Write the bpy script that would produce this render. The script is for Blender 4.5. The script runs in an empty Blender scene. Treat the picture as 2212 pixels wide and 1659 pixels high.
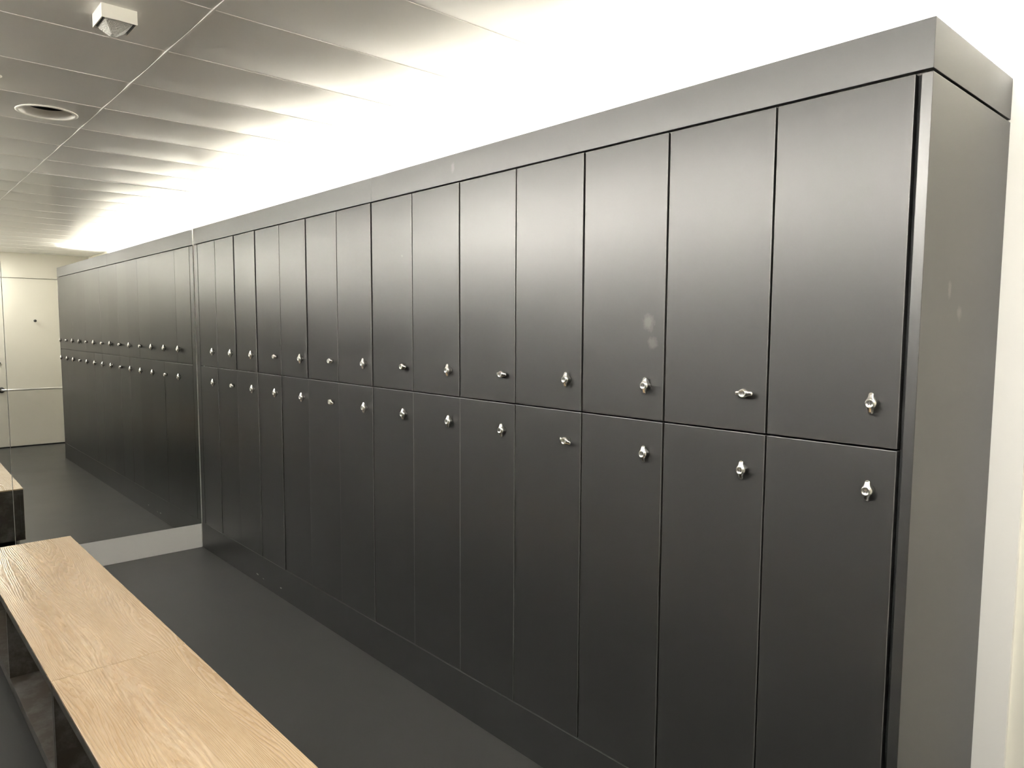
import bpy, bmesh, math, random
from mathutils import Vector, Matrix

random.seed(7)
S = bpy.context.scene
COL = S.collection

# ------------------------------------------------------------------ camera
W_PX, H_PX = 2212, 1659
F_PX, CX, CY = 1560.8, 1104.8, 840.2
RIGHT = Vector((0.74418724, -0.66795518, 0.00460678))
DOWN = Vector((-0.05338907, -0.06635401, -0.99636678))
FWD = Vector((0.66583403, 0.74123749, -0.08504131))
CAM = Vector((-1.6106309, -4.77414167, 1.46021993))
cd = bpy.data.cameras.new('camera')
cd.sensor_fit = 'HORIZONTAL'
cd.sensor_width = 36.0
cd.lens = F_PX / W_PX * 36.0
cd.shift_x = (W_PX / 2 - CX) / W_PX
cd.shift_y = (CY - H_PX / 2) / W_PX
cd.clip_start = 0.02
cam = bpy.data.objects.new('camera', cd)
COL.objects.link(cam)
m = Matrix.Identity(4)
for i in range(3):
    m[i][0], m[i][1], m[i][2], m[i][3] = RIGHT[i], -DOWN[i], -FWD[i], CAM[i]
cam.matrix_world = m
S.camera = cam

# ------------------------------------------------------------------ world, exposure
w = bpy.data.worlds.new('world')
w.use_nodes = True
w.node_tree.nodes['Background'].inputs[0].default_value = (0, 0, 0, 1)
w.node_tree.nodes['Background'].inputs[1].default_value = 0.0
S.world = w
S.view_settings.view_transform = 'Standard'
S.view_settings.look = 'None'
S.view_settings.gamma = 1.0
S.view_settings.use_curve_mapping = False
S.view_settings.exposure = 0.93
S.cycles.use_denoising = True
S.cycles.max_bounces = 14
S.cycles.diffuse_bounces = 8
S.cycles.glossy_bounces = 8
S.cycles.sample_clamp_indirect = 10.0

# ------------------------------------------------------------------ dimensions (metres)
P = 0.30                                 # locker pitch
NK = 14
Z_TOP, Z_DOOR, Z_MID, Z_PL = 2.0767, 1.9753, 1.2056, 0.1706
Y_MIR, Y_END, X_WALL = 0.0773, -4.2293, 0.538
Z_C = 2.312
X_JOINT = -0.856
X_LEFT, X_LEFTWALL = -2.10, -2.638
Y_BACK = -5.405

# ------------------------------------------------------------------ cove lights (the tubes lie on top of the lockers)
LAMP_COL = (1.0, 0.975, 0.918)
def cove(x, y0, y1, power, spread, z=2.03, wid=0.05):
    ld = bpy.data.lights.new('cove_tube_light', 'AREA')
    ld.shape = 'RECTANGLE'
    ld.size = abs(y1 - y0)
    ld.size_y = wid
    ld.energy = power
    ld.color = LAMP_COL
    ld.spread = math.radians(spread)
    o = bpy.data.objects.new('cove_tube_light', ld)
    COL.objects.link(o)
    # local -Z of the lamp points up, local X along world Y
    o.matrix_world = Matrix(((0, 1, 0, x), (1, 0, 0, (y0 + y1) / 2), (0, 0, -1, z), (0, 0, 0, 1)))
    return o
for a, b, pw in ((0.03, -1.36, 11.0), (-1.43, -2.80, 8.5), (-2.85, -3.84, 6.0), (-3.88, -4.18, 16.0)):
    cove(0.42, a, b, pw, 120)
for a, b, pw in ((0.03, -1.36, 600.0), (-1.43, -2.80, 400.0), (-2.87, -4.18, 330.0), (-4.25, -5.36, 410.0)):
    cove(-2.42, a, b, pw, 130, z=2.075)

# unseen fill light under the ceiling behind the camera, added to brighten the room
def back_fill(x, y, sx, sy, power):
    ld = bpy.data.lights.new('back_fill_light', 'AREA')
    ld.shape = 'RECTANGLE'
    ld.size, ld.size_y = sx, sy
    ld.energy = power
    ld.color = LAMP_COL
    o = bpy.data.objects.new('back_fill_light', ld)
    COL.objects.link(o)
    o.location = (x, y, Z_C - 0.012)
    return o
back_fill(-0.90, -4.98, 0.5, 0.5, 20.0)

# ------------------------------------------------------------------ materials
def mat(name):
    mt = bpy.data.materials.new(name)
    mt.use_nodes = True
    nt = mt.node_tree
    return mt, nt, nt.nodes['Principled BSDF']

def N(nt, kind, **kw):
    n = nt.nodes.new(kind)
    for k, v in kw.items():
        setattr(n, k, v)
    return n

def math_node(nt, op, a, b=None, clamp=False):
    n = nt.nodes.new('ShaderNodeMath')
    n.operation = op
    n.use_clamp = clamp
    for i, v in enumerate((a, b)):
        if v is None:
            continue
        if isinstance(v, (int, float)):
            n.inputs[i].default_value = v
        else:
            nt.links.new(v, n.inputs[i])
    return n.outputs[0]

def noise(nt, vec, scale, detail=3.0, rough=0.55):
    n = nt.nodes.new('ShaderNodeTexNoise')
    n.inputs['Scale'].default_value = scale
    n.inputs['Detail'].default_value = detail
    n.inputs['Roughness'].default_value = rough
    if vec is not None:
        nt.links.new(vec, n.inputs['Vector'])
    return n.outputs[0]

def simple(name, col, rough=0.5, metal=0.0, spec=0.5, grain=0.0, gscale=300.0, var=0.0):
    mt, nt, b = mat(name)
    b.inputs['Base Color'].default_value = (*col, 1)
    b.inputs['Roughness'].default_value = rough
    b.inputs['Metallic'].default_value = metal
    b.inputs['Specular IOR Level'].default_value = spec
    g = nt.nodes.new('ShaderNodeNewGeometry')
    if grain:
        bp = nt.nodes.new('ShaderNodeBump')
        bp.inputs['Strength'].default_value = grain
        bp.inputs['Distance'].default_value = 0.0006
        nt.links.new(noise(nt, g.outputs['Position'], gscale, 2.0), bp.inputs['Height'])
        nt.links.new(bp.outputs[0], b.inputs['Normal'])
    if var:
        f = noise(nt, g.outputs['Position'], 2.3, 4.0)
        v = math_node(nt, 'MULTIPLY_ADD', f, var)
        v.node.inputs[2].default_value = rough - var * 0.5
        nt.links.new(v, b.inputs['Roughness'])
    return mt

def painted_board(name, col, rough, spec, marks=()):
    """dark laminate; marks = (centre, radii, lightening) hand and shoe marks with a shape of their own"""
    mt, nt, b = mat(name)
    b.inputs['Specular IOR Level'].default_value = spec
    g = nt.nodes.new('ShaderNodeNewGeometry')
    pos = g.outputs['Position']
    f = noise(nt, pos, 1.7, 5.0)
    v = math_node(nt, 'MULTIPLY_ADD', f, 0.05)
    v.node.inputs[2].default_value = rough - 0.025
    nt.links.new(v, b.inputs['Roughness'])
    bp = nt.nodes.new('ShaderNodeBump')
    bp.inputs['Strength'].default_value = 0.06
    bp.inputs['Distance'].default_value = 0.0004
    nt.links.new(noise(nt, pos, 900.0, 1.0), bp.inputs['Height'])
    nt.links.new(bp.outputs[0], b.inputs['Normal'])
    total = None
    if marks:
        nz = noise(nt, pos, 55.0, 4.0, 0.65)
        for c, r, s in marks:
            sub = N(nt, 'ShaderNodeVectorMath', operation='SUBTRACT')
            nt.links.new(pos, sub.inputs[0])
            sub.inputs[1].default_value = c
            div = N(nt, 'ShaderNodeVectorMath', operation='DIVIDE')
            nt.links.new(sub.outputs[0], div.inputs[0])
            div.inputs[1].default_value = r
            ln = N(nt, 'ShaderNodeVectorMath', operation='LENGTH')
            nt.links.new(div.outputs[0], ln.inputs[0])
            inside = math_node(nt, 'SUBTRACT', 1.0, ln.outputs['Value'], True)
            t = math_node(nt, 'ADD', inside, math_node(nt, 'SUBTRACT', nz, 0.85))
            t = math_node(nt, 'MULTIPLY', t, 2.4, True)
            t = math_node(nt, 'MULTIPLY', t, s)
            total = t if total is None else math_node(nt, 'ADD', total, t, True)
    mx = nt.nodes.new('ShaderNodeMix')
    mx.data_type = 'RGBA'
    mx.inputs[6].default_value = (*col, 1)
    mx.inputs[7].default_value = (0.62, 0.60, 0.55, 1)
    if total is None:
        mx.inputs[0].default_value = 0.0
    else:
        nt.links.new(total, mx.inputs[0])
    nt.links.new(mx.outputs[2], b.inputs['Base Color'])
    return mt

GREY = (0.0102, 0.0100, 0.0096)
M = {}
M['door'] = painted_board('dark grey laminate door', GREY, 0.36, 0.25, [
    ((0.0, -3.545, 1.475), (0.03, 0.035, 0.04), 0.045),
    ((0.0, -3.56, 1.42), (0.03, 0.03, 0.03), 0.035),
    ((0.0, -2.33, 1.74), (0.03, 0.012, 0.01), 0.04)])
M['end'] = painted_board('dark grey laminate end board', GREY, 0.36, 0.5, [
    ((0.165, -4.2293, 1.545), (0.02, 0.03, 0.04), 0.10),
    ((0.235, -4.2293, 1.497), (0.03, 0.03, 0.03), 0.10)])
M['cornice'] = painted_board('dark grey laminate cornice', GREY, 0.43, 0.52, [
    ((0.0, -2.66, 2.03), (0.03, 0.02, 0.03), 0.06)])
M['plinth'] = painted_board('dark grey laminate plinth', GREY, 0.36, 0.25, [
    ((0.0, -0.82, 0.05), (0.03, 0.03, 0.008), 0.55),
    ((0.0, -0.90, 0.045), (0.03, 0.02, 0.006), 0.35),
    ((0.0, -1.13, 0.055), (0.03, 0.02, 0.008), 0.55)])
M['edge'] = simple('lighter grey bevel', (0.05, 0.049, 0.046), 0.4, spec=0.5)  # lighter grey for the bevelled edges of doors and plinth
M['carcass'] = simple('black locker inside', (0.012, 0.012, 0.012), 0.7, spec=0.2)
M['floor'] = simple('dark grey vinyl floor', (0.027, 0.0266, 0.0252), 0.37, spec=0.5, grain=0.10, gscale=420, var=0.08)
M['wall'] = simple('warm white wall paint', (0.90, 0.89, 0.86), 0.6, spec=0.3, grain=0.05, gscale=200)
M['cream'] = simple('cream door paint', (0.52, 0.50, 0.43), 0.45, spec=0.4)
M['cream2'] = simple('pale cream paint', (0.82, 0.80, 0.71), 0.5, spec=0.35)
M['skirt'] = simple('white skirting', (0.92, 0.91, 0.88), 0.4, spec=0.45)
M['ceil'] = simple('white metal ceiling plank', (0.76, 0.75, 0.728), 0.28, spec=0.45)
M['joint'] = simple('ceiling runner', (0.78, 0.76, 0.73), 0.35)
M['mirror'] = simple('mirror silver', (0.90, 0.905, 0.885), 0.0, metal=1.0)
M['mirror_edge'] = simple('polished glass edge', (0.45, 0.50, 0.47), 0.15, spec=0.6)
M['nickel'] = simple('satin nickel', (0.88, 0.865, 0.83), 0.20, metal=1.0)
M['chrome'] = simple('polished nickel', (0.88, 0.87, 0.84), 0.32, metal=1.0)
M['black'] = simple('black slot', (0.01, 0.01, 0.01), 0.6, spec=0.2)
M['plastic'] = simple('white plastic', (0.82, 0.80, 0.74), 0.4, spec=0.5)
M['gloss'] = simple('glossy white enamel', (0.80, 0.78, 0.74), 0.12, spec=0.6)
M['darkmetal'] = simple('dark steel', (0.10, 0.10, 0.10), 0.35, metal=0.8)
M['steel'] = simple('brushed steel', (0.62, 0.61, 0.58), 0.3, metal=1.0)

def make_lens():
    mt, nt, b = mat('faceted lens')
    b.inputs['Base Color'].default_value = (0.62, 0.61, 0.58, 1)
    b.inputs['Roughness'].default_value = 0.25
    tc = nt.nodes.new('ShaderNodeTexCoord')
    vo = nt.nodes.new('ShaderNodeTexVoronoi')
    vo.inputs['Scale'].default_value = 240.0
    nt.links.new(tc.outputs['Object'], vo.inputs['Vector'])
    bp = nt.nodes.new('ShaderNodeBump')
    bp.inputs['Strength'].default_value = 0.8
    bp.inputs['Distance'].default_value = 0.003
    nt.links.new(vo.outputs['Distance'], bp.inputs['Height'])
    nt.links.new(bp.outputs[0], b.inputs['Normal'])
    return mt
M['lens'] = make_lens()

def make_oak():
    mt, nt, b = mat('light oak laminate')
    tc = nt.nodes.new('ShaderNodeTexCoord')
    oi = nt.nodes.new('ShaderNodeObjectInfo')
    # shift each board's grain by its own position
    addv = N(nt, 'ShaderNodeVectorMath', operation='ADD')
    nt.links.new(tc.outputs['Object'], addv.inputs[0])
    nt.links.new(oi.outputs['Location'], addv.inputs[1])
    mp = nt.nodes.new('ShaderNodeMapping')
    mp.inputs['Scale'].default_value = (1.0, 0.085, 1.0)
    nt.links.new(addv.outputs[0], mp.inputs['Vector'])
    n1 = noise(nt, mp.outputs[0], 5.0, 2.0, 0.5)
    sx = nt.nodes.new('ShaderNodeSeparateXYZ')
    nt.links.new(mp.outputs[0], sx.inputs[0])
    # growth rings: contour lines of a smooth field stretched along the board
    field = math_node(nt, 'ADD', math_node(nt, 'MULTIPLY', sx.outputs[0], 3.0), math_node(nt, 'MULTIPLY', n1, 1.5))
    n2 = noise(nt, mp.outputs[0], 26.0, 3.0, 0.6)
    field = math_node(nt, 'ADD', field, math_node(nt, 'MULTIPLY', n2, 0.10))
    ring = math_node(nt, 'SINE', math_node(nt, 'MULTIPLY', field, 190.0))
    ring = math_node(nt, 'MULTIPLY_ADD', ring, 0.5)
    ring.node.inputs[2].default_value = 0.5
    # pores: short dark dashes along the grain
    mp2 = nt.nodes.new('ShaderNodeMapping')
    mp2.inputs['Scale'].default_value = (1.0, 0.045, 1.0)
    nt.links.new(addv.outputs[0], mp2.inputs['Vector'])
    fib = noise(nt, mp2.outputs[0], 330.0, 3.0, 0.6)
    mp3 = nt.nodes.new('ShaderNodeMapping')
    mp3.inputs['Scale'].default_value = (1.0, 0.3, 1.0)
    nt.links.new(addv.outputs[0], mp3.inputs['Vector'])
    blot = noise(nt, mp3.outputs[0], 7.0, 3.0, 0.5)
    tot = math_node(nt, 'ADD', math_node(nt, 'MULTIPLY', ring, 0.20), math_node(nt, 'MULTIPLY', fib, 0.52))
    tot = math_node(nt, 'ADD', tot, math_node(nt, 'MULTIPLY', blot, 0.50))
    cr = nt.nodes.new('ShaderNodeValToRGB')
    cr.color_ramp.elements[0].position = 0.36
    cr.color_ramp.elements[0].color = (0.43, 0.285, 0.15, 1)
    cr.color_ramp.elements[1].position = 0.84
    cr.color_ramp.elements[1].color = (0.69, 0.525, 0.34, 1)
    nt.links.new(tot, cr.inputs[0])
    nt.links.new(cr.outputs[0], b.inputs['Base Color'])
    r = math_node(nt, 'MULTIPLY_ADD', ring, -0.10)
    r.node.inputs[2].default_value = 0.30
    nt.links.new(r, b.inputs['Roughness'])
    b.inputs['Specular IOR Level'].default_value = 0.9
    bp = nt.nodes.new('ShaderNodeBump')
    bp.inputs['Strength'].default_value = 0.3
    bp.inputs['Distance'].default_value = 0.0012
    hh = math_node(nt, 'ADD', math_node(nt, 'MULTIPLY', ring, 0.7), math_node(nt, 'MULTIPLY', fib, 0.5))
    nt.links.new(hh, bp.inputs['Height'])
    nt.links.new(bp.outputs[0], b.inputs['Normal'])
    return mt
M['oak'] = make_oak()

def make_bench_black():
    mt, nt, b = mat('scuffed black laminate')
    g = nt.nodes.new('ShaderNodeNewGeometry')
    pos = g.outputs['Position']
    n1 = noise(nt, pos, 9.0, 6.0, 0.7)
    cr = nt.nodes.new('ShaderNodeValToRGB')
    cr.color_ramp.elements[0].position = 0.46
    cr.color_ramp.elements[0].color = (0.036, 0.028, 0.020, 1)
    cr.color_ramp.elements[1].position = 0.66
    cr.color_ramp.elements[1].color = (0.095, 0.091, 0.083, 1)
    nt.links.new(n1, cr.inputs[0])
    nt.links.new(cr.outputs[0], b.inputs['Base Color'])
    b.inputs['Roughness'].default_value = 0.42
    return mt
M['bench'] = make_bench_black()

# ------------------------------------------------------------------ mesh helpers
def box(bm, x0, x1, y0, y1, z0, z1, bev=0.0, seg=2, mi=0, bmi=None):
    vs = [bm.verts.new((x, y, z)) for x in (x0, x1) for y in (y0, y1) for z in (z0, z1)]
    idx = ((0, 1, 3, 2), (4, 6, 7, 5), (0, 4, 5, 1), (2, 3, 7, 6), (0, 2, 6, 4), (1, 5, 7, 3))
    fs = [bm.faces.new([vs[i] for i in f]) for f in idx]
    for f in fs:
        f.material_index = mi
    bmesh.ops.recalc_face_normals(bm, faces=fs)
    if bev > 0:
        es = list({e for f in fs for e in f.edges})
        r = bmesh.ops.bevel(bm, geom=es, offset=bev, segments=seg, affect='EDGES', profile=0.5)
        for f in r['faces']:
            f.material_index = mi if bmi is None else bmi
    return fs

def lathe(bm, prof, n=32, axis='Z', mi=0, off=(0, 0, 0), cap0=False, cap1=False):
    """prof = list of (radius, height); axis = world axis of revolution"""
    rings = []
    for r, h in prof:
        ring = []
        for i in range(n):
            a = 2 * math.pi * i / n
            c, s = r * math.cos(a), r * math.sin(a)
            p = {'Z': (c, s, h), 'X': (h, c, s), 'Y': (c, h, s)}[axis]
            ring.append(bm.verts.new((p[0] + off[0], p[1] + off[1], p[2] + off[2])))
        rings.append(ring)
    fs = []
    for a, b in zip(rings, rings[1:]):
        for i in range(n):
            j = (i + 1) % n
            fs.append(bm.faces.new((a[i], a[j], b[j], b[i])))
    if cap0:
        fs.append(bm.faces.new(rings[0]))
    if cap1:
        fs.append(bm.faces.new(rings[-1]))
    for f in fs:
        f.material_index = mi
        f.smooth = True
    bmesh.ops.recalc_face_normals(bm, faces=fs)
    return fs

def tube(bm, pts, r, n=16, mi=0):
    pts = [Vector(p) for p in pts]
    rings = []
    for i, p in enumerate(pts):
        t = (pts[min(i + 1, len(pts) - 1)] - pts[max(i - 1, 0)]).normalized()
        u = t.orthogonal().normalized() if i == 0 else (u - t * u.dot(t)).normalized()
        v = t.cross(u)
        rings.append([bm.verts.new(p + r * (math.cos(2 * math.pi * k / n) * u + math.sin(2 * math.pi * k / n) * v)) for k in range(n)])
    fs = []
    for a, b in zip(rings, rings[1:]):
        for k in range(n):
            j = (k + 1) % n
            fs.append(bm.faces.new((a[k], a[j], b[j], b[k])))
    fs += [bm.faces.new(rings[0]), bm.faces.new(rings[-1])]
    for f in fs:
        f.material_index = mi
        f.smooth = True
    bmesh.ops.recalc_face_normals(bm, faces=fs)

def link(name, bm, mats, parent=None, loc=(0, 0, 0), rot=(0, 0, 0)):
    me = bpy.data.meshes.new(name)
    bm.to_mesh(me)
    bm.free()
    for k in (mats if isinstance(mats, (list, tuple)) else [mats]):
        me.materials.append(M[k])
    o = bpy.data.objects.new(name, me)
    COL.objects.link(o)
    o.location = loc
    o.rotation_euler = rot
    if parent is not None:
        o.parent = parent
    return o

def thing(name, label, cat, loc=(0, 0, 0), rotz=0.0, group=None):
    o = bpy.data.objects.new(name, None)
    o.empty_display_size = 0.05
    COL.objects.link(o)
    o.location = loc
    o.rotation_euler = (0, 0, rotz)
    return tag(o, label, cat, group)

def tag(o, label, cat, group=None):
    o['label'] = label
    o['category'] = cat
    if group:
        o['group'] = group
    return o

def struct(name, bm, mats, label=None):
    o = link(name, bm, mats)
    o['kind'] = 'structure'
    if label:
        o['label'] = label
    return o

def plain(bmf):
    bm = bmesh.new()
    bmf(bm)
    return bm

# ------------------------------------------------------------------ room shell
bm = bmesh.new()
box(bm, X_LEFTWALL - 0.1, X_WALL + 0.1, Y_BACK - 0.1, Y_MIR + 0.11, -0.08, 0.0)
struct('floor', bm, 'floor', 'dark grey vinyl floor')

bm = bmesh.new()
box(bm, X_WALL, X_WALL + 0.1, -4.302, Y_MIR + 0.108, 0.0, Z_C + 0.05)
struct('wall_right', bm, 'wall', 'white wall behind and beside the lockers')
bm = bmesh.new()
box(bm, X_WALL + 0.016, X_WALL + 0.1, Y_BACK, -4.302, 0.0, Z_C + 0.05)
struct('trim_2', bm, 'cream2', 'cream panel set back beyond the wall edge')

bm = bmesh.new()
box(bm, X_LEFTWALL, X_WALL, Y_MIR + 0.008, Y_MIR + 0.108, 0.0, Z_C + 0.05)
struct('wall_far', bm, 'wall', 'white wall that carries the mirror')

bm = bmesh.new()
box(bm, X_LEFTWALL - 0.1, X_LEFTWALL, Y_BACK, Y_MIR + 0.108, 0.0, Z_C + 0.05)
struct('wall_left', bm, 'wall')
# unseen locker row along the opposite side, built as one dark block, outside the picture; only its reflection and its cove show
bm = bmesh.new()
box(bm, X_LEFTWALL, X_LEFT, Y_BACK, Y_MIR - 0.004, 0.0, 1.985)
box(bm, X_LEFT - 0.019, X_LEFT, Y_BACK, Y_MIR - 0.004, 1.985, 2.13)
struct('opposite_lockers', bm, 'end')

# back wall, with the door that shows in the mirror
DX0, DX1, DZ = -0.62, 0.40, 2.012
bm = bmesh.new()
box(bm, X_LEFTWALL, DX0 - 0.004, Y_BACK - 0.1, Y_BACK, 0.0, Z_C + 0.05)
box(bm, DX1 + 0.004, X_WALL + 0.1, Y_BACK - 0.1, Y_BACK, 0.0, Z_C + 0.05)
box(bm, DX0 - 0.004, DX1 + 0.004, Y_BACK - 0.1, Y_BACK, DZ + 0.006, Z_C + 0.05)
struct('wall_back', bm, 'cream', 'white wall behind the camera, seen in the mirror')
bm = bmesh.new()
box(bm, DX0, DX1, Y_BACK - 0.045, Y_BACK - 0.004, 0.012, DZ, 0.002)
dr = struct('door_1', bm, 'cream', 'cream door seen in the mirror')
bm = bmesh.new()                                       # horizontal pull rail with round roses
RZ = 0.694
tube(bm, [(-0.414, Y_BACK - 0.004, RZ), (-0.414, Y_BACK + 0.035, RZ), (-0.409, Y_BACK + 0.045, RZ),
          (-0.399, Y_BACK + 0.050, RZ), (0.30, Y_BACK + 0.050, RZ), (0.31, Y_BACK + 0.045, RZ),
          (0.315, Y_BACK + 0.035, RZ), (0.315, Y_BACK - 0.004, RZ)], 0.013)
link('pull_rail', bm, 'steel', dr)
for xx in (-0.414, 0.315):
    bm = bmesh.new()
    lathe(bm, [(0.034, Y_BACK - 0.004), (0.034, Y_BACK + 0.004), (0.031, Y_BACK + 0.007), (0.014, Y_BACK + 0.008)], 28, 'Y',
          off=(xx, 0, RZ), cap0=True, cap1=True)
    link('rail_rose', bm, 'darkmetal', dr)
bm = bmesh.new()
lathe(bm, [(0.008, Y_BACK - 0.004), (0.008, Y_BACK + 0.02), (0.016, Y_BACK + 0.024), (0.016, Y_BACK + 0.032), (0.012, Y_BACK + 0.036)],
      20, 'Y', off=(-0.046, 0, 1.511), cap0=True, cap1=True)
link('coat_hook', bm, 'darkmetal', dr)
bm = bmesh.new()
lathe(bm, [(0.012, Y_BACK - 0.004), (0.012, Y_BACK + 0.012), (0.009, Y_BACK + 0.016)], 20, 'Y', off=(-0.418, 0, 1.015), cap0=True, cap1=True)
link('door_latch', bm, 'darkmetal', dr)

# ceiling: metal planks that hang a little between their joints
SAG = 0.0045
JG = 0.0032
def plank_z(y, ya, yb):
    t = (y - ya) / (yb - ya)
    return Z_C - SAG * 4 * t * (1 - t)
bm = bmesh.new()
DL = Vector((-1.010, -1.320))
DLR = 0.098
def sheet(x0, x1, ya, yb, ny=16, nx=1):
    rows = []
    for j in range(ny + 1):
        y = ya + (yb - ya) * j / ny
        z = plank_z(y, ya, yb)
        rows.append([bm.verts.new((x0 + (x1 - x0) * i / nx, y, z)) for i in range(nx + 1)])
    for a, b in zip(rows, rows[1:]):
        for i in range(nx):
            f = bm.faces.new((a[i], b[i], b[i + 1], a[i + 1]))
            f.smooth = True
    return rows
def fold(pts):
    """edge turned up behind the plank"""
    up = [bm.verts.new((p[0], p[1], p[2] + 0.02)) for p in pts]
    lo = [bm.verts.new(p) for p in pts]
    for i in range(len(pts) - 1):
        bm.faces.new((lo[i], lo[i + 1], up[i + 1], up[i]))
def plank(x0, x1, y0, y1, hole=False):
    ya, yb = y0 + JG / 2, y1 - JG / 2
    if not hole:
        sheet(x0, x1, ya, yb)
    else:
        hx0, hx1 = DL.x - 0.13, DL.x + 0.13
        sheet(x0, hx0, ya, yb)
        sheet(hx1, x1, ya, yb)
        # patch with a round hole
        out, inn = [], []
        n = 64
        for i in range(n):
            a = 2 * math.pi * i / n + math.pi / 4
            c, s = math.cos(a), math.sin(a)
            inn.append((DL.x + DLR * c, DL.y + DLR * s))
            k = 1 / max(abs(c), abs(s))
            px = DL.x + 0.13 * c * k
            py = DL.y + s * k * ((yb - DL.y) if s > 0 else (DL.y - ya))
            out.append((px, py))
        rings = []
        for t in (0.0, 0.2, 0.4, 0.6, 0.8, 1.0):
            rr = []
            for (ax, ay), (bx, by) in zip(inn, out):
                x, y = ax + (bx - ax) * t, ay + (by - ay) * t
                rr.append(bm.verts.new((x, y, plank_z(y, ya, yb))))
            rings.append(rr)
        for a, b in zip(rings, rings[1:]):
            for i in range(n):
                j = (i + 1) % n
                f = bm.faces.new((a[i], a[j], b[j], b[i]))
                f.smooth = True
    for yy in (ya, yb):
        fold([(x0, yy, Z_C), (x1, yy, Z_C)])
yk = 0.085
joints = [0.085] + [0.08 - 0.4 * k for k in range(1, 14)] + [Y_BACK]
for a, b in zip(joints, joints[1:]):
    plank(X_JOINT + 0.0031, X_WALL + 0.012, b, a)
    plank(X_LEFTWALL, X_JOINT - 0.0031, b, a, hole=abs((a + b) / 2 - DL.y) < 0.05)
bmesh.ops.recalc_face_normals(bm, faces=bm.faces[:])
ce = struct('ceiling', bm, 'ceil', 'white metal plank ceiling')
bm = bmesh.new()
box(bm, X_JOINT - 0.003, X_JOINT + 0.003, Y_BACK, Y_MIR + 0.004, Z_C - 0.0052, Z_C + 0.02, 0.0006)
link('runner', bm, 'joint', ce)
bm = bmesh.new()
for yy in joints[1:-1]:
    for xa, xb in ((X_LEFTWALL, X_JOINT - 0.0031), (X_JOINT + 0.0031, X_WALL + 0.012)):
        box(bm, xa, xb, yy - 0.0013, yy + 0.0013, Z_C - 0.0016, Z_C + 0.02)
link('cross_joint', bm, 'joint', ce)
bm = bmesh.new()                                           # slab above the planks
box(bm, X_LEFTWALL - 0.1, X_WALL + 0.1, Y_BACK - 0.1, Y_MIR + 0.108, Z_C + 0.16, Z_C + 0.22)
link('slab', bm, 'black', ce)

# skirting below the mirror
bm = bmesh.new()
box(bm, X_LEFT + 0.002, -0.001, Y_MIR, Y_MIR + 0.008, 0.0, 0.1575, 0.001)
o = struct('baseboard_far', bm, 'skirt', 'white skirting below the mirror')

# mirror: two panes
def pane(x0, x1, label):
    bm = bmesh.new()
    fs = box(bm, x0, x1, Y_MIR, Y_MIR + 0.006, 0.1590, 2.3075, mi=1)
    for f in bm.faces:
        f.material_index = 0 if f.normal.y < -0.9 else 1
    t = tag(link('wall_mirror', bm, ['mirror', 'mirror_edge']), label, 'mirror', 'mirror panes on the far wall')
    return t
pane(-1.0205, -0.0025, 'tall frameless mirror pane reaching from skirting to ceiling beside the lockers')
pane(X_LEFT + 0.002, -1.0235, 'mirror pane at the left edge of the photo, beyond the vertical seam')

# ------------------------------------------------------------------ lockers
UP_E = [0, 0.8, 4.4, 4.4, 0.8, 4.2, 0.9, 3.6, 0.6, 2.2, 0.8, 2.8, 1.8, 1.2, 0.8]      # mm the lock edge stands proud at edge k
LO_E = [0, 2.6, -0.6, 2.2, 4.0, -0.8, -0.8, 2.2, -0.6, -0.7, 1.0, 1.4, 1.6, 0.8, 0.5]
UP_G = [7.0, 4.0, 6.5, 6.5, 4.2, 6.5, 4.2, 6.0, 4.2, 5.0, 4.0, 5.2, 5.0, 4.6, 6.0]     # gap in mm
LO_G = [1.2, 3.4, 0.8, 3.2, 4.6, 0.7, 0.7, 4.4, 1.0, 1.0, 3.4, 4.4, 5.0, 4.2, 6.0]
H_UP = {1: 90, 4: 92, 6: 96, 8: 94, 10: 92}        # index from the near end -> lock turned (degrees)
H_LO = {3: 106, 8: 108, 12: 100}
ORD = ['first', 'second', 'third', 'fourth', 'fifth', 'sixth', 'seventh']

def superell(w_, b_, h_, n=18):
    """closed section across the lock: half-width w_, from depth b_ to h_"""
    pts = []
    cz, hz = (b_ + h_) / 2, (h_ - b_) / 2
    for i in range(n):
        a = 2 * math.pi * (i + 0.5) / n
        c, s = math.cos(a), math.sin(a)
        e = 0.62
        pts.append((math.copysign(abs(c) ** e, c) * w_, cz + math.copysign(abs(s) ** e, s) * hz))
    return pts

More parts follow.
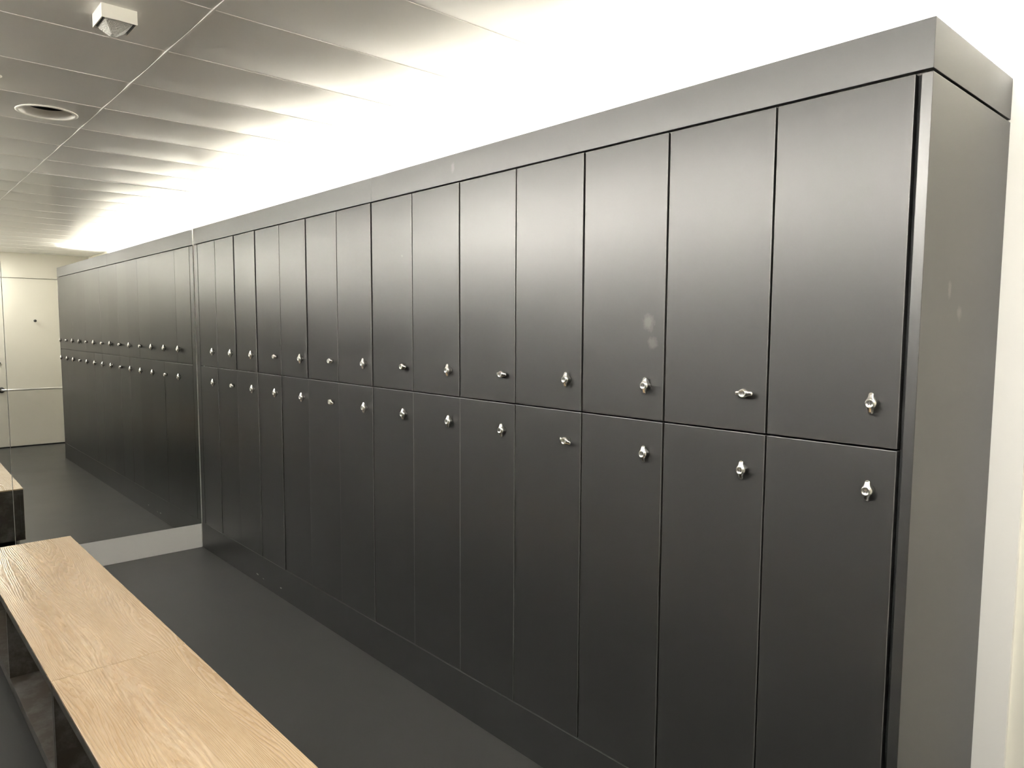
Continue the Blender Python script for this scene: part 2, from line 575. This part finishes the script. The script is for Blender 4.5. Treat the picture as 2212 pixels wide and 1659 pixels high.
def lock_knob():
    bm = bmesh.new()
    rings = []
    L = 24.0
    ts = [-1 + 2 * i / 30 for i in range(31)]
    for t in ts:
        t = math.copysign(abs(t) ** 0.92, t) if t else 0.0
        a = abs(t)
        wdt = 5.8 + 7.2 * math.exp(-(a / 0.46) ** 2.4)
        sm = max(0.0, min(1.0, (a - 0.26) / 0.74))
        sm = sm * sm * (3 - 2 * sm)
        h = 22.0 - 6.0 * max(0.0, a - 0.30) / 0.70
        b = 0.4 + 8.0 * sm
        if a > 0.80:
            q = math.sqrt(max(0.02, 1 - ((a - 0.80) / 0.205) ** 2))
            wdt *= q
            mid = (h + b) / 2
            h, b = mid + (h - mid) * (0.3 + 0.7 * q), mid + (b - mid) * (0.3 + 0.7 * q)
        rings.append([bm.verts.new((-d / 1000, y / 1000, t * L / 1000)) for y, d in superell(wdt, b, h)])
    n = len(rings[0])
    for r0, r1 in zip(rings, rings[1:]):
        for i in range(n):
            j = (i + 1) % n
            bm.faces.new((r0[i], r0[j], r1[j], r1[i]))
    bm.faces.new(rings[0])
    bm.faces.new(rings[-1])
    # round collar against the door
    lathe(bm, [(0.0118, 0.0), (0.0118, -0.004), (0.0108, -0.0052), (0.004, -0.0054)], 28, 'X', cap0=True, cap1=True)
    for f in bm.faces:
        f.smooth = True
    bmesh.ops.recalc_face_normals(bm, faces=bm.faces[:])
    return bm

def lock_core():
    bm = bmesh.new()
    lathe(bm, [(0.0094, -0.0195), (0.0094, -0.0226), (0.0088, -0.0232), (0.0078, -0.0232), (0.0075, -0.0228), (0.0005, -0.0228)],
          32, 'X', cap1=True)
    return bm

def lock_keyway():
    """the dark key slot: two curved slots that open at both ends"""
    bm = bmesh.new()
    for s in (-1, 1):
        pts = [(0.6, 4.6), (2.6, 4.1), (3.9, 2.4), (3.7, 0.4), (2.3, -1.2), (2.2, -2.4), (3.4, -4.0)]
        fine = []
        for i in range(len(pts) - 1):
            p0 = pts[max(i - 1, 0)]; p1 = pts[i]; p2 = pts[i + 1]; p3 = pts[min(i + 2, len(pts) - 1)]
            for k in range(4):
                t = k / 4
                fine.append(tuple(0.5 * (2 * p1[c] + (p2[c] - p0[c]) * t + (2 * p0[c] - 5 * p1[c] + 4 * p2[c] - p3[c]) * t * t
                                         + (3 * p1[c] - p0[c] - 3 * p2[c] + p3[c]) * t ** 3) for c in (0, 1)))
        fine.append(pts[-1])
        prev = None
        for i, p in enumerate(fine):
            q0, q1 = fine[max(i - 1, 0)], fine[min(i + 1, len(fine) - 1)]
            d = Vector((q1[0] - q0[0], q1[1] - q0[1])).normalized()
            nrm = Vector((-d.y, d.x)) * 0.62
            row = [bm.verts.new((dx, s * (p[0] + sg * nrm.x) / 1000, (p[1] + sg * nrm.y) / 1000)) for dx in (-0.0226, -0.02295) for sg in (-1, 1)]
            if prev:
                for a, b in ((0, 1), (1, 3), (3, 2), (2, 0)):
                    bm.faces.new((prev[a], prev[b], row[b], row[a]))
            else:
                bm.faces.new((row[0], row[1], row[3], row[2]))
            prev = row
        bm.faces.new((prev[0], prev[1], prev[3], prev[2]))
    bmesh.ops.recalc_face_normals(bm, faces=bm.faces[:])
    return bm

KNOB = bpy.data.meshes.new('lock_knob'); _b = lock_knob(); _b.to_mesh(KNOB); _b.free(); KNOB.materials.append(M['nickel'])
CORE = bpy.data.meshes.new('lock_core'); _b = lock_core(); _b.to_mesh(CORE); _b.free(); CORE.materials.append(M['chrome'])
KEYW = bpy.data.meshes.new('lock_keyway'); _b = lock_keyway(); _b.to_mesh(KEYW); _b.free(); KEYW.materials.append(M['black'])

def carcass_mesh(h):
    bm = bmesh.new()
    t = 0.016
    y0, y1 = -P + 0.0003, -0.0003
    x0, x1 = 0.024, 0.51
    box(bm, x0, x1, y0, y0 + t, 0, h)
    box(bm, x0, x1, y1 - t, y1, 0, h)
    box(bm, x0, x1, y0 + t, y1 - t, 0, t)
    box(bm, x0, x1, y0 + t, y1 - t, h - t, h)
    box(bm, x1 - 0.006, x1, y0 + t, y1 - t, t, h - t)
    me = bpy.data.meshes.new('body')
    bm.to_mesh(me)
    bm.free()
    me.materials.append(M['carcass'])
    return me
H_LOW = Z_MID - 0.0008 - Z_PL
H_UPP = Z_DOOR - Z_MID
BODY = {'lower': carcass_mesh(H_LOW), 'upper': carcass_mesh(H_UPP)}

def lock_word(deg):
    return 'its lock turned sideways' if deg else 'its lock upright'

def place_word(i_far):
    """i_far = 0 for the column at the mirror"""
    if i_far < 7:
        return ORD[i_far] + ' from the mirror'
    j = 13 - i_far
    return ORD[j] + ' from the near end panel'

for k in range(NK):
    for row in ('upper', 'lower'):
        near = NK - 1 - k
        up = row == 'upper'
        deg = (H_UP if up else H_LO).get(near, 0)
        E_, G_ = (UP_E, UP_G) if up else (LO_E, LO_G)
        zb = Z_MID if up else Z_PL
        lab = 'dark grey %s-row locker, %s, %s' % (row, place_word(k), lock_word(deg))
        t = thing('locker', lab, 'locker', (0, -k * P, zb), 0, 'dark grey lockers along the right wall')
        bo = bpy.data.objects.new('body', BODY[row]); COL.objects.link(bo); bo.parent = t
        g0, g1 = G_[k] / 2000, G_[k + 1] / 2000
        w_ = P - g0 - g1
        z0 = (0.0022 if up else 0.0014)
        z1 = (Z_DOOR - 0.0026 - zb) if up else (Z_MID - 0.0022 - zb)
        bm = bmesh.new()
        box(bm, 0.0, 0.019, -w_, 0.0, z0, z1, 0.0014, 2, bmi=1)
        e = E_[k + 1] / 1000
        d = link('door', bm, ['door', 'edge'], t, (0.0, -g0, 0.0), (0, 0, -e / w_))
        lz = (1.302 - zb) if up else (1.1125 - zb)
        ly = -w_ + 0.054 - g1
        rr = (math.radians(deg + random.uniform(-2, 2)), 0, 0)
        for nm, me in (('lock', KNOB), ('lock_core', CORE), ('key_slot', KEYW)):
            q = bpy.data.objects.new(nm, me)
            COL.objects.link(q)
            q.parent = d
            q.location = (0.0, ly, lz)
            q.rotation_euler = rr
            if nm == 'lock':
                q['label'] = 'satin nickel turn knob lock'

# plinth, filler, end panel, cornice
bm = bmesh.new()
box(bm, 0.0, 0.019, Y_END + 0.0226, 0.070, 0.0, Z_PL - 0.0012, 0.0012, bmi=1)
box(bm, 0.019, 0.50, Y_END + 0.0226, 0.070, Z_PL - 0.019, Z_PL - 0.0006)
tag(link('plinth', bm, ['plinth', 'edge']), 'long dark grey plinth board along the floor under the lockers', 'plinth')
bm = bmesh.new()
box(bm, 0.0, 0.019, 0.0040, 0.0665, Z_PL + 0.0004, Z_DOOR - 0.0026, 0.0010)
tag(link('filler_strip', bm, 'door'), 'narrow dark grey filler strip between the first lockers and the mirror', 'panel')
bm = bmesh.new()
box(bm, 0.0, X_WALL - 0.001, Y_END, Y_END + 0.0215, 0.0, Z_DOOR - 0.0036, 0.0012)
tag(link('end_panel', bm, 'end'), 'tall grey side panel closing the near end of the locker row', 'panel')
def cornice(y0, y1, label, ret=False):
    t = thing('cornice', label, 'cornice', (0, y0, Z_DOOR), 0, 'cornice boards on top of the lockers')
    bm = bmesh.new()
    L = y1 - y0
    if ret:                                   # mitred at the corner: one L-shaped board
        o2 = [(0, 0), (X_WALL - 0.001, 0), (X_WALL - 0.001, 0.019), (0.019, 0.019), (0.019, L), (0, L)]
        lo = [bm.verts.new((x, y, 0.0026)) for x, y in o2]
        hi = [bm.verts.new((x, y, Z_TOP - Z_DOOR)) for x, y in o2]
        bm.faces.new(lo); bm.faces.new(hi)
        for i in range(6):
            j = (i + 1) % 6
            bm.faces.new((lo[i], lo[j], hi[j], hi[i]))
        bmesh.ops.recalc_face_normals(bm, faces=bm.faces[:])
        bmesh.ops.bevel(bm, geom=bm.edges[:], offset=0.0009, segments=2, affect='EDGES', profile=0.5)
    else:
        box(bm, 0.0, 0.019, 0.0, L, 0.0026, Z_TOP - Z_DOOR, 0.0010)
    link('front_board', bm, 'cornice', t)
    bm = bmesh.new()
    box(bm, 0.0195, X_WALL - 0.001, (0.0195 if ret else 0.0), L, 0.0004, 0.016)
    link('top_board', bm, 'skirt', t)
cornice(-7 * P + 0.0004, 0.069, 'dark grey cornice board above the farther seven locker columns, ending at the mirror')
cornice(Y_END, -7 * P - 0.0004, 'dark grey cornice board above the nearer lockers, returning around the end panel', True)

# ------------------------------------------------------------------ bench: two modules end to end
BL, BW, BH = 1.680, 0.386, 0.402
BROT = 0.0122
def bench(org, label):
    """origin = far right corner on the floor; runs towards -y, to the left -x"""
    t = thing('bench', label, 'bench', (org[0], org[1], 0.0), BROT, 'oak topped benches in the middle of the room')
    bm = bmesh.new()
    box(bm, -BW, 0.0, -BL, 0.0, BH - 0.008, BH, 0.0012)
    link('seat', bm, 'oak', t)['label'] = 'light oak seat top'
    # top rail under the seat
    bm = bmesh.new()
    box(bm, -BW + 0.001, -0.001, -BL + 0.0006, -0.0006, BH - 0.036, BH - 0.0082, 0.0008)
    link('top_board', bm, 'bench', t)
    bm = bmesh.new()
    box(bm, -BW + 0.001, -0.001, -BL + 0.0006, -0.0006, 0.062, 0.100, 0.0008)
    link('shelf', bm, 'bench', t)
    for yy in (-0.0006 - 0.018, -BL / 2 - 0.009, -BL + 0.0006):
        bm = bmesh.new()
        box(bm, -BW + 0.001, -0.020, yy, yy + 0.018, 0.1003, BH - 0.0362, 0.0006)
        link('divider', bm, 'bench', t)
    bm = bmesh.new()
    box(bm, -0.019, -0.001, -BL + 0.0006, -0.0006, 0.1003, BH - 0.0362, 0.0006)
    link('back_panel', bm, 'bench', t)
    bm = bmesh.new()
    box(bm, -BW + 0.05, -0.05, -BL + 0.04, -0.04, 0.0, 0.0618)
    link('base', bm, 'black', t)
B0 = Vector((-0.8790, -0.634))
dirv = Vector((math.sin(BROT), -math.cos(BROT)))
bench(B0, 'farther oak-topped bench with open dark cubbies, its end facing the mirror')
bench(B0 + dirv * (BL + 0.0020), 'nearer oak-topped bench with open dark cubbies, in the lower left foreground')

# ------------------------------------------------------------------ ceiling fittings
# motion detector box
dx0, dx1, dy0, dy1 = -1.094, -1.007, -2.577, -2.477
t = thing('motion_detector', 'small white box motion detector with faceted lens on the ceiling', 'detector', ((dx0 + dx1) / 2, (dy0 + dy1) / 2, Z_C))
hx, hy, hz = (dx1 - dx0) / 2, (dy1 - dy0) / 2, 0.040
bm = bmesh.new()
zt_ = -0.0012
for a in ((-hx, -hx + 0.003, -hy, hy), (hx - 0.003, hx, -hy, hy), (-hx + 0.003, hx - 0.003, -hy, -hy + 0.003), (-hx + 0.003, hx - 0.003, hy - 0.003, hy)):
    box(bm, *a, -hz, zt_)
box(bm, -hx + 0.003, hx - 0.003, -hy + 0.003, hy - 0.003, -0.010, zt_)
link('housing', bm, 'plastic', t)
bm = bmesh.new()
box(bm, -hx + 0.0032, hx - 0.0032, -hy + 0.0032, hy - 0.0032, -hz + 0.006, -0.0102)
link('inner_frame', bm, 'darkmetal', t)
bm = bmesh.new()
a0 = [(-0.034, -0.042), (0.034, -0.042), (0.034, 0.042), (-0.034, 0.042)]
a1 = [(-0.006, 0.012), (0.008, 0.012), (0.008, 0.036), (-0.006, 0.036)]
zs = [-hz + 0.0062, -hz + 0.001, -hz - 0.017]
rings = [[bm.verts.new((x, y, zs[0])) for x, y in a0], [bm.verts.new((x, y, zs[1])) for x, y in a0], [bm.verts.new((x, y, zs[2])) for x, y in a1]]
for r0, r1 in zip(rings, rings[1:]):
    for i in range(4):
        j = (i + 1) % 4
        bm.faces.new((r0[i], r0[j], r1[j], r1[i]))
bm.faces.new(rings[0]); bm.faces.new(rings[2])
bmesh.ops.recalc_face_normals(bm, faces=bm.faces[:])
link('lens', bm, 'lens', t)

# recessed downlight, off
t = thing('recessed_downlight', 'round recessed ceiling downlight with glossy white rim, switched off', 'light', (DL.x, DL.y, Z_C - SAG))
bm = bmesh.new()
lathe(bm, [(0.0975, 0.004), (0.1075, -0.0008), (0.1070, -0.0028), (0.1035, -0.0042), (0.0975, -0.0042), (0.0950, -0.0028), (0.0945, 0.002)], 64)
link('trim_ring', bm, 'plastic', t)
bm = bmesh.new()
lathe(bm, [(0.0944, 0.001), (0.0925, 0.007), (0.087, 0.016), (0.079, 0.024), (0.075, 0.027)], 64)
link('reflector', bm, 'gloss', t)
bm = bmesh.new()
lathe(bm, [(0.075, 0.0271), (0.073, 0.105), (0.001, 0.106)], 40)
link('lamp_housing', bm, 'carcass', t)
for sx in (-0.022, 0.022):
    bm = bmesh.new()
    tube(bm, [(sx, -0.03, 0.104), (sx, -0.03, 0.070), (sx, -0.02, 0.060), (sx, 0.02, 0.060), (sx, 0.03, 0.070), (sx, 0.03, 0.104)], 0.008)
    link('bulb', bm, 'plastic', t)

# sprinkler at the very left edge
t = thing('sprinkler_head', 'small white sprinkler head on the ceiling at the left edge of the photo', 'sprinkler', (-1.230, -1.703, Z_C))
bm = bmesh.new()
lathe(bm, [(0.026, -0.0030), (0.026, -0.0060), (0.018, -0.011), (0.010, -0.012)], 28, cap0=True, cap1=True)
link('rose', bm, 'plastic', t)
bm = bmesh.new()
lathe(bm, [(0.007, -0.012), (0.007, -0.020), (0.004, -0.024), (0.004, -0.034), (0.015, -0.036), (0.015, -0.038)], 24, cap1=True)
link('deflector', bm, 'steel', t)
